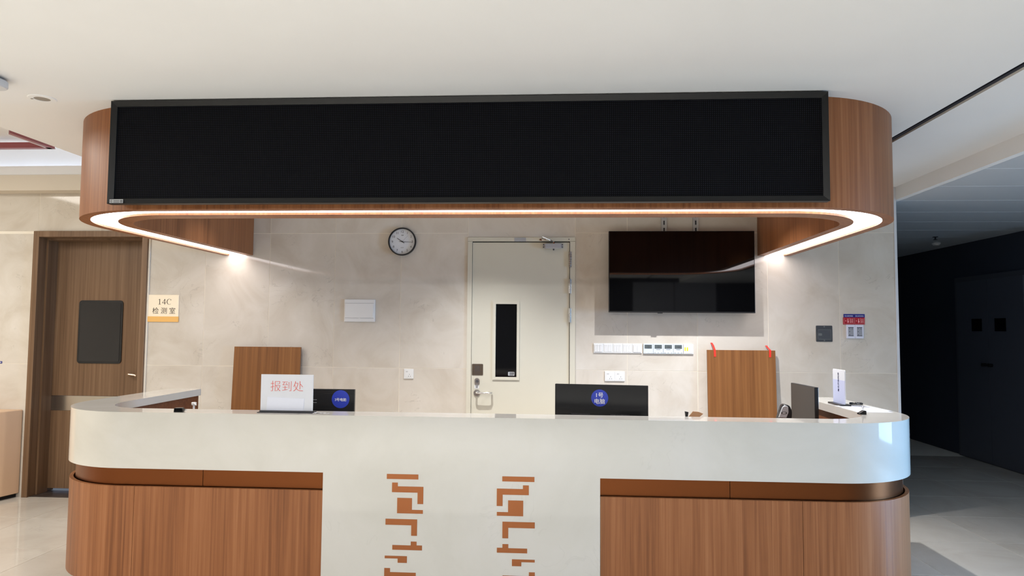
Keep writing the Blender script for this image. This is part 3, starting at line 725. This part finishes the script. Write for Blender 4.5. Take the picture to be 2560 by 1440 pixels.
# television
tv = empty('television', (2.445, -0.15, 1.700), 'large black flat television hung on the tiled wall', 'television')
b_ = MB(); b_.box(1.832, 3.057, -0.148, -0.112, 1.700, 2.397, 0.003); b_.box(2.05, 2.86, -0.114, -0.085, 1.78, 2.28, 0.01); b_.build('housing', BLACKP, tv)
b_ = MB(); b_.box(1.838, 3.051, -0.1500, -0.1475, 1.711, 2.391); b_.build('screen', SCREENB, tv)
b_ = MB(); b_.box(2.243, 2.285, -0.1505, -0.14, 1.693, 1.702, 0.001, 1); b_.build('sensor_bump', BLACKF, tv)
for x in (2.321, 2.593):
    b_ = MB(); t = b_.bm
    zs = 1.62
    b_.box(x - .023, x - .007, -0.022, -0.001, 1.75, 2.70); b_.box(x + .007, x + .023, -0.022, -0.001, 1.75, 2.70)
    z = 1.75
    while z < 2.70:
        b_.box(x - .007, x + .007, -0.022, -0.012, z, min(z + .026, 2.70)); z += 0.063
    rl = b_.build('mount_rail', GALV, tv)
    b_ = MB(); b_.box(x - .007, x + .007, -0.006, -0.001, 1.75, 2.70); b_.build('slot_shade_strip', DGREY, rl)  # dark strip standing in for the shade inside the rail slots
b_ = MB(); b_.box(2.2, 2.7, -0.088, -0.02, 1.95, 2.1); b_.build('mount_bracket', GALV, tv)
# loose wood panels
def loose(x0, x1, ztop, lean, label):
    e = empty('wood_panel', ((x0 + x1) / 2, -0.11, 0.0), label, 'panel')
    b_ = MB(); w = (x1 - x0) / 2; b_.box(-w, w, -0.009, 0.009, 0.0, ztop / math.cos(lean), 0.001, 1)
    o = b_.build('board', WOODP, e, local=True); o.rotation_euler = (-lean, 0, 0)
    return e
e1 = loose(-1.486, -0.879, 1.376, 0.055, 'loose walnut board leaning on tiles behind the red-lettered sign')
e2 = loose(2.674, 3.246, 1.386, 0.050, 'loose walnut board held by red tape below the television')
for k, (x, dx, z0, lab) in enumerate(((2.722, 0.016, 1.30, 'red tape strip at the left top corner of the taped board'), (3.184, 0.018, 1.315, 'red tape strip at the right top corner of the taped board'))):
    b_ = MB(); t = b_.bm
    yt = -0.11 + 1.386 * math.tan(0.05) - 0.0105; zt = 1.3885
    pts = [(-.000, -0.0012, 1.447 - .02 * k), (dx * .6, -0.018, 1.425 - .02 * k), (dx, yt + .003, zt + .001), (dx, yt - .0005, zt - .001), (dx + .002 * (1 - 2 * k), yt - .0035, zt - .06), ]
    vs = [(t.verts.new((x + a - .0085, b2, c)), t.verts.new((x + a + .0085, b2, c))) for a, b2, c in pts]
    for (p, q), (r, s2) in zip(vs, vs[1:]): t.faces.new((p, q, s2, r))
    o = b_.build('tape_strip', REDTAPE, None, org=(x, -0.03, 1.38)); so = o.modifiers.new('s', 'SOLIDIFY'); so.thickness = 0.0006
    tag(o, lab, 'tape', 'red tape holding the loose board')
# dark hatch
h = empty('wall_hatch', (3.671, 0, 1.532), 'dark grey square socket hatch on the wall', 'hatch')
b_ = MB(); b_.prism(rrect(3.603, 3.739, 1.464, 1.601, .006, 3), -0.004, 0.0, 'Y'); b_.build('plate', mat('hatch_grey', (74, 76, 80), 0.4, 0.4), h)
b_ = MB()
for x0, x1, z0, z1 in ((3.614, 3.728, 1.565, 1.568), (3.614, 3.728, 1.482, 1.485), (3.614, 3.6165, 1.482, 1.568), (3.7255, 3.728, 1.482, 1.568)): b_.box(x0, x1, -0.0062, -0.004, z0, z1)
b_.build('lid_edge', STEEL, h)
b_ = MB(); b_.box(3.6165, 3.7255, -0.0055, -0.004, 1.485, 1.565); b_.build('lid', mat('hatch_lid_grey', (66, 68, 73), 0.45), h)
b_ = MB(); b_.prism(rrect(3.622, 3.652, 1.515, 1.536, .006, 3), -0.0068, -0.0055, 'Y'); b_.build('latch', STEEL, h)
for z in (1.475, 1.591):
    b_ = MB(); b_.cyl((3.671, -0.006, z), (3.671, -0.004, z), 0.0055, n=12); b_.build('screw', STEEL, h)
# two shutter-control panels with red and blue signs above
for k in range(2):
    x0 = 3.833 + k * 0.0885; w = 0.0875
    pos = ('nearer the television', 'nearer the corridor')[k]
    s_ = empty('safety_sign', (x0 + w / 2, 0, 1.657), 'small red safety sign with blue header, ' + pos, 'sign', 'red and blue signs')
    b_ = MB(); b_.box(x0 + .002, x0 + w, -0.006, 0.0, 1.671, 1.701); hd = b_.build('header', BLUED, s_)
    text('防火卷帘按钮', 0.011, WHITEP, hd, (x0 + w / 2, -0.0063, 1.685), width=0.066)
    b_ = MB(); b_.prism(rrect(x0 - .003, x0 + w + .0, 1.612, 1.673, .004, 3), -0.007, 0.0, 'Y'); rd = b_.build('board', REDS, s_)
    b_ = MB(); cx = x0 + .036
    b_.prism([(cx - .006, 1.654), (cx + .006, 1.654), (cx, 1.663)], -0.0078, -0.007, 'Y')
    b_.prism([(cx - .006, 1.632), (cx + .006, 1.632), (cx, 1.623)], -0.0078, -0.007, 'Y')
    b_.prism([(cx - .006, 1.636), (cx + .005, 1.634), (cx + .006, 1.643), (cx + .001, 1.645), (cx - .001, 1.651), (cx - .004, 1.651), (cx - .004, 1.643)], -0.0078, -0.007, 'Y')
    b_.prism([(cx - .022, 1.647), (cx - .016, 1.647), (cx - .0185, 1.638), (cx - .0195, 1.638)], -0.0078, -0.007, 'Y')
    b_.build('pictogram', PINKINK, rd)
    for c, tx in enumerate(('非火警时', '请勿触动')):
        text('\n'.join(tx), 0.0095, PINKINK, rd, (x0 + .059 + c * .012, -0.0073, 1.643), res=2)
    b_ = MB()
    for a, c2, e_, f_ in ((x0 + .003, x0 + w - .004, 1.6155, 1.6165), (x0 + .003, x0 + .004, 1.6155, 1.668), (x0 + w - .005, x0 + w - .004, 1.6155, 1.668), (x0 + .051, x0 + .052, 1.622, 1.668)): b_.box(a, c2, -0.0078, -0.007, e_, f_)
    b_.build('border', PINKINK, rd)
    x1 = 3.850 + k * 0.0715
    p_ = empty('control_panel', (x1 + .0355, 0, 1.552), 'white control panel with grey screen under the red sign ' + pos, 'control panel', 'control panels')
    b_ = MB(); b_.box(x1, x1 + .071, -0.020, 0.0, 1.493, 1.611, 0.004); b_.build('housing', mat('pale_lilac_plastic', (214, 216, 230), 0.4), p_)
    b_ = MB(); b_.box(x1 + .014, x1 + .058, -0.0212, -0.0195, 1.514, 1.590); sc = b_.build('screen', mat('epaper_grey', (150, 152, 160), 0.4), p_)
    b_ = MB(); b_.box(x1 + .014, x1 + .058, -0.0216, -0.0211, 1.585, 1.590); b_.box(x1 + .014, x1 + .058, -0.0216, -0.0211, 1.514, 1.519)
    for dz in (0.525, 0.553, 0.577): b_.box(x1 + .022, x1 + .028, -0.0216, -0.0211, 1 + dz - .003, 1 + dz + .003)
    b_.box(x1 + .041, x1 + .054, -0.0216, -0.0211, 1.572, 1.574); b_.box(x1 + .041, x1 + .050, -0.0216, -0.0211, 1.577, 1.579); b_.build('screen_print', mat('epaper_ink', (40, 42, 60), 0.5), sc)
# blue tag at the far left
b_ = MB(); b_.box(-3.760, -3.696, -0.004, 0.0, 1.200, 1.220); o = b_.build('wall_tag', BLUED, None, org=(-3.73, 0, 1.21)); tag(o, 'small blue tag on the tiles left of the brown door', 'tag')
b_ = MB(); b_.box(-3.712, -3.702, -0.0046, -0.004, 1.206, 1.214); b_.build('tag_print', WHITEP, o)

# ================================================================== CEILING FIXTURES
sp_ = empty('ceiling_speaker', (-1.437, -2.535, ZC), 'round white ceiling speaker with grey grille left of the canopy', 'speaker')
b_ = MB(); b_.lathe([(0.040, 0.0), (0.040, -0.004), (0.066, -0.004), (0.070, -0.001), (0.070, 0.0)], (-1.437, -2.535, ZC), 'Z', 36); b_.build('ring', CEIL, sp_, True)
b_ = MB(); b_.lathe([(0.0, -0.002), (0.0405, -0.002), (0.0405, 0.0)], (-1.437, -2.535, ZC), 'Z', 36); b_.build('grille', GRILLE, sp_)
b_ = MB(); b_.box(-1.492, -1.480, -2.552, -2.543, ZC - .006, ZC - .003); b_.build('sensor', GRILLE, sp_)
lp = empty('ceiling_lamp', (-1.58, -2.89, ZC), 'white rounded surface lamp on the ceiling at the left edge', 'lamp')
b_ = MB(); b_.prism(rrect(-1.90, -1.385, -3.02, -2.80, 0.05), ZC - .052, ZC - .012, 'Z', 0.006); b_.build('shell', LAMPW, lp, True)
b_ = MB(); b_.box(-1.86, -1.42, -2.98, -2.84, ZC - .012, ZC); b_.build('shadow_gap_base', BLACKM, lp)  # base coloured black as the shadow gap between shell and ceiling
spk = empty('sprinkler', (5.87, 2.39, 2.683), 'small sprinkler head under the dark corridor ceiling', 'sprinkler')
b_ = MB(); b_.lathe([(0.03, 0), (0.03, -0.004), (0.008, -0.006), (0.008, -0.03), (0.022, -0.032), (0.022, -0.035), (0.0, -0.035)], (5.87, 2.39, 2.683), 'Z', 16); b_.build('head', BLACKP, spk)
sm = empty('smoke_detector', (6.2, 3.0, 2.683), 'small pale smoke detector under the dark corridor ceiling', 'detector')
b_ = MB(); b_.lathe([(0.05, 0), (0.05, -0.012), (0.035, -0.03), (0.0, -0.032)], (6.2, 3.0, 2.683), 'Z', 20); b_.build('housing', WHITEP, sm)

# ================================================================== LOW CABINET AT FAR LEFT
b_ = MB()
pl_ = [(-5.2, -0.006), (-3.468, -0.006), (-3.472, -0.04), (-3.500, -0.16), (-3.56, -0.32), (-3.66, -0.50), (-3.80, -0.66), (-4.0, -0.80), (-4.3, -0.92), (-5.2, -0.95)]
b_.prism(pl_, 0.035, 0.785, 'Z', 0.006)
lc = empty('low_cabinet', (-4.2, -0.4, 0), 'low beige cabinet with a curved front against the left wall', 'cabinet'); b_.build('body', CABM, lc)
b_ = MB(); b_.prism([(x + (-.03 if i not in (0, 9) else 0), y + (.02 if y < -.1 else 0)) for i, (x, y) in enumerate(pl_)], 0.0, 0.035); b_.build('plinth', BLACKM, lc)

# ================================================================== THINGS ON AND BEHIND THE DESK
ZT = 1.065
def monitor(loc, rz, w, hgt, label, zbot, zdesk=0.7505):
    """local frame: back faces -y, base on the desk"""
    e = empty('monitor', (loc[0], loc[1], zdesk), label, 'monitor', None); e.rotation_euler = (0, 0, rz)
    a = zbot - 0.75
    b_ = MB(); b_.box(-w / 2, w / 2, -0.012, 0.012, a, a + hgt, 0.003); b_.box(-w / 2 + .04, w / 2 - .06, -0.024, -0.01, a + .02, a + .115, 0.004); b_.build('housing', MONB, e, local=True)
    b_ = MB(); b_.box(-w / 2 + .008, w / 2 - .008, 0.012, 0.0135, a + .018, a + hgt - .008); b_.build('screen', SCREENB, e, local=True)
    b_ = MB(); b_.box(-.03, .03, -0.06, -0.02, 0.008, a + .10, 0.004); b_.build('stand_neck', BLACKP, e, local=True)
    b_ = MB(); b_.prism(rrect(-.12, .12, -0.14, 0.08, .03, 4), 0.0, 0.010); b_.build('stand_base', BLACKP, e, local=True)
    return e, a
def disc(e, x, z, y, r, lines, sizes, dzs):
    b_ = MB(); b_.lathe([(0, 0.0008), (r, 0.0008), (r, 0)], (x, y, z), 'Y', 40); d = b_.build('round_sticker', BLUES, e, local=True)
    for l, s, dz in zip(lines, sizes, dzs): text(l, s, WHITEP, d, (x, y - .0013, z + dz), local=True, width=s * 0.9 * len(l) if False else None, offset=0.0002)
m1, a1 = monitor((1.652, -1.955), -0.12, 0.545, 0.325, 'wide black monitor back with centred round blue sticker beside the steel door', 0.902)
disc(m1, -0.008, a1 + .247, -0.0125, 0.050, ('1号', '电脑'), (0.033, 0.033), (0.017, -0.019))
b_ = MB()
for k in range(15):
    b_.box(-.175 + k * .0075, -.171 + k * .0075, -0.0128, -0.0118, a1 + .150, a1 + .154); b_.box(.055 + k * .0075, .059 + k * .0075, -0.0128, -0.0118, a1 + .150, a1 + .154)
b_.build('vent_holes', DGREY, m1, local=True)
b_ = MB(); b_.box(-.272, .272, -0.0126, -0.0118, a1 + .1475, a1 + .149); b_.build('back_seam', BLACKM, m1, local=True)
m3, a3 = monitor((-0.095, -1.955), 0.0, 0.54, 0.32, 'black monitor back half hidden behind the red-lettered counter sign', 0.860)
disc(m3, 0.186, a3 + .261, -0.0125, 0.054, ('3号电脑',), (0.0205,), (-0.003,))
b_ = MB(); b_.box(-.268, .268, -0.0128, -0.0118, a3 + .292, a3 + .295); b_.build('back_seam', BLACKM, m3, local=True)
b_ = MB(); b_.box(.010, .040, -0.0128, -0.0118, a3 + .2545, a3 + .2565); b_.box(.010, .040, -0.0128, -0.0118, a3 + .2375, a3 + .2395); b_.build('logo_mark', LGREY, m3, local=True)
# third monitor by the right arm, its screen turned to the left
m2 = empty('monitor', (3.06, -1.26, 0.7505), 'dark brown-faced monitor turned sideways by the right arm of the desk', 'monitor'); m2.rotation_euler = (0, 0, math.radians(-87.2))
b_ = MB(); b_.box(-.2, .2, -0.010, 0.014, 0.10, 0.438, 0.002); b_.build('housing', BLACKP, m2, local=True)
b_ = MB(); b_.box(-.197, .197, -0.0112, -0.0095, 0.105, 0.434); b_.build('screen', MON2, m2, local=True)
b_ = MB(); b_.box(-.025, .025, 0.012, 0.04, 0.008, 0.2); b_.build('stand_neck', BLACKP, m2, local=True)
b_ = MB(); b_.prism(rrect(-.1, .1, -0.09, 0.10, .03, 4), 0.0, 0.009); b_.build('stand_base', BLACKP, m2, local=True)
# barcode scanner on its stand
bs = empty('barcode_scanner', (2.90, -1.32, 0.7505), 'black and silver barcode scanner on a stand beside the taped board', 'scanner')
b_ = MB(); b_.prism([(-.045, .0), (.05, .0), (.03, .02), (-.03, .02)], -0.04, 0.04, 'Y'); b_.cyl((0, 0, .02), (0.004, 0, .20), 0.014, 0.012, 14); b_.build('stand', BLACKP, bs, local=True)
b_ = MB(); b_.prism([(-.045, .195), (.03, .18), (.046, .21), (.05, .27), (.036, .305), (.012, .315), (-.006, .31), (-.028, .25)], -0.035, 0.035, 'Y', 0.006); b_.build('head', BLACKP, bs, True, local=True)
b_ = MB(); b_.prism([(-.040, .228), (.012, .226), (.026, .262), (.024, .30), (.008, .308), (-.014, .30), (-.030, .256)], -0.039, -0.030, 'Y', 0.003); cv_ = b_.build('silver_cover', SILVER, bs, True, local=True)
b_ = MB(); b_.prism(rrect(-.022, .012, .252, .266, .004, 3), -0.0405, -0.0385, 'Y'); b_.build('badge', BLACKP, cv_, local=True)
b_ = MB(); b_.box(-.016, .006, -0.0412, -0.0403, .256, .262); b_.build('badge_print', WHITEP, cv_, local=True)
# hand pump bottle
pb = empty('pump_bottle', (-1.20, -1.25, 0.7505), 'white pump bottle head showing over the left desk arm', 'bottle')
b_ = MB(); b_.lathe([(0, 0), (.030, 0), (.032, .01), (.032, .13), (.024, .155), (.012, .165), (.012, .18), (0, .18)], (0, 0, 0), 'Z', 24); b_.build('bottle', WHITEP, pb, True, local=True)
b_ = MB(); b_.lathe([(0, .18), (.016, .18), (.016, .20), (.007, .203), (.007, .238), (.016, .241), (.018, .256), (.014, .260), (0, .260)], (0, 0, 0), 'Z', 20); b_.tube([(0, 0, .249), (.02, -.02, .249), (.032, -.03, .244)], .005, 8); b_.build('pump_head', WHITEP, pb, True, local=True)
# front acrylic sign
fs = empty('counter_sign', (-0.150, -2.20, ZT), 'upright white counter sign with red lettering on the desk', 'sign')
b_ = MB(); b_.box(-.158, .158, -0.032, 0.050, 0.0, 0.004); b_.build('base', CLEAR, fs, local=True)
b_ = MB(); b_.box(-.1575, .1575, -0.0335, -0.0322, 0.0005, 0.0035); b_.box(-.156, .156, -0.0045, -0.0035, 0.004, 0.012); b_.build('base_edge', DGREY, fs, local=True)
b_ = MB(); b_.box(-.152, .152, -0.0016, 0.0016, 0.004, 0.214); pp = b_.build('paper_insert', PAPER, fs, local=True)
b_ = MB(); b_.box(-.153, .153, 0.0018, 0.0035, 0.004, 0.216); b_.build('acrylic_sheet', WHITEP, fs, local=True)
text('报到处', 0.068, REDINK, pp, (0.0, -0.0022, 0.150), local=True, width=0.190, offset=-0.0012)
b_ = MB(); b_.prism([(-.116, .012), (.098, .008), (.103, .080), (-.112, .088)], -0.0034, -0.0018, 'Y'); b_.build('taped_card', mat('grey_white_card', (214, 217, 228), 0.35), fs, local=True)
# crumpled clear tape by the sign
b_ = MB(); t = b_.bm
random.seed(3); prev = None
for k in range(12):
    x = 0.012 + k * 0.008; zz = 0.001 + 0.006 * random.random() * (1 - k / 13); p = t.verts.new((x, -0.03 + .006 * random.random(), zz)); q = t.verts.new((x + .003, -0.01 + .008 * random.random(), 0.001 + .005 * random.random() * (1 - k / 13)))
    if prev: t.faces.new((prev[0], p, q, prev[1]))
    prev = (p, q)
o = b_.build('clear_tape', mat('crumpled_tape', (244, 244, 246), 0.12), None, org=(0, 0, 0)); o.location = (0.0, -2.195, ZT); so = o.modifiers.new('s', 'SOLIDIFY'); so.thickness = 0.0005
tag(o, 'crumpled clear tape on the desk at the foot of the lettered sign', 'tape')
# right acrylic sign, seen edge-on
rs = empty('acrylic_sign', (3.268, -1.32, ZT), 'narrow white acrylic sign with vertical blue lettering on the right desk arm', 'sign'); rs.rotation_euler = (0, 0, math.radians(-90))
b_ = MB(); b_.box(-.105, .105, -0.035, 0.035, 0.0, 0.003); b_.box(-.105, .105, -0.035, 0.035, 0.007, 0.010); b_.build('base', BLACKP, rs, local=True)
b_ = MB(); b_.box(-.104, .104, -0.034, 0.034, 0.003, 0.007); b_.build('base_core', CLEAR, rs, local=True)
b_ = MB(); b_.prism(rrect(-.098, .098, .010, .232, .008, 4), -0.001, 0.001, 'Y'); pi_ = b_.build('paper_insert', PAPER, rs, local=True)
b_ = MB(); b_.prism(rrect(-.097, .097, .010, .165, .004, 3), -0.0016, -0.001, 'Y'); b_.build('lower_sheet', PAPERB, rs, local=True)
b_ = MB(); b_.prism(rrect(-.100, .100, .010, .234, .008, 4), 0.0014, 0.0034, 'Y'); b_.build('acrylic_sheet', WHITEP, rs, local=True)
text('每日开放时间', 0.030, NAVY, pi_, (-0.004, -0.0022, 0.150), rot=(PI / 2, -PI / 2, 0), local=True, width=0.125)
# pen stands
def penstand(name, loc, rz, label):
    e = empty(name, loc, label, 'pen stand', 'black pen stands on the desk'); e.rotation_euler = (0, 0, rz)
    b_ = MB(); b_.prism([(-.022, 0), (.022, 0), (.021, .022), (.006, .024), (-.022, .007)], -0.014, 0.014, 'Y', 0.0015); b_.build('wedge_base', BLACKG, e, local=True)
    b_ = MB(); b_.cyl((.008, 0, .022), (.007, 0, .040), 0.0035, n=12); b_.cyl((.007, 0, .040), (.0065, 0, .047), 0.006, 0.0055, 12); b_.build('socket_pin', CLEAR, e, local=True)
    return e
penstand('pen_stand', (3.184, -1.86, ZT), 0.0, 'black wedge pen stand with clear pin on the right desk corner')
p2 = empty('pen_stand', (-0.752, -2.245, ZT), 'black block pen stand lying near the left desk corner', 'pen stand', 'black pen stands on the desk'); p2.rotation_euler = (0, 0, 0.1)
b_ = MB(); b_.prism([(-.030, 0), (.016, 0), (.024, .006), (.016, .024), (-.028, .023)], -0.016, 0.016, 'Y', 0.002); b_.build('wedge_base', BLACKG, p2, local=True)
b_ = MB(); b_.cyl((.016, -.006, .012), (.034, -.010, .014), 0.0045, 0.004, 12); b_.lathe([(0.0045, 0), (.006, .0), (.006, .004), (.0045, .004)], (.036, -.010, .012), 'X', 12); b_.build('socket_pin', CLEAR, p2, local=True)
# paper sheets and the coiled strap on the right arm
for k, (x, y, r, lab) in enumerate(((3.330, -1.53, 0.10, 'upper white paper sheet on the right desk arm'), (3.318, -1.60, -0.04, 'lower white paper sheet sticking out toward the pen stand'))):
    b_ = MB(); b_.box(-.105, .105, -.148, .148, 0, 0.0006)
    o = b_.build('paper_sheet', PAPER, None, org=(0, 0, 0)); o.location = (x, y, ZT + (.0010 if k == 0 else .0002)); o.rotation_euler = (0, 0, r); tag(o, lab, 'paper', 'papers on the desk arm')
cs = []
for k in range(121):
    a = 2 * PI * k / 120; b2 = 2 * PI * k / 120 * 24
    R_ = 0.034 + 0.005 * math.cos(b2); cs.append((R_ * math.cos(a) * 1.1, R_ * math.sin(a) * .8, 0.008 + 0.005 * math.sin(b2)))
b_ = MB(); b_.tube(cs, 0.0022, 6); o = b_.build('wrist_strap', BLACKP, None, True, org=(0, 0, 0)); o.location = (3.385, -1.30, ZT); tag(o, 'black coiled wrist strap beside the acrylic sign', 'strap')
# brown card tip behind the counter edge
bc = empty('folded_card', (2.15, -2.045, 0.7505), 'tan folded card with black tip peeking over the desk edge', 'card')
b_ = MB(); b_.prism([(-.012, .30), (.018, .338), (.05, .336), (.075, .326), (.045, .30)], -0.006, 0.006, 'Y'); b_.prism([(-.008, 0), (.03, 0), (.03, .302), (-.008, .302)], -.005, .005, 'Y'); b_.build('card', CARDB, bc, local=True)
b_ = MB(); b_.prism([(-.028, .338), (-.008, .334), (-.014, .30), (-.024, .30)], -0.008, 0.008, 'Y'); b_.build('black_tip', BLACKP, bc, local=True)
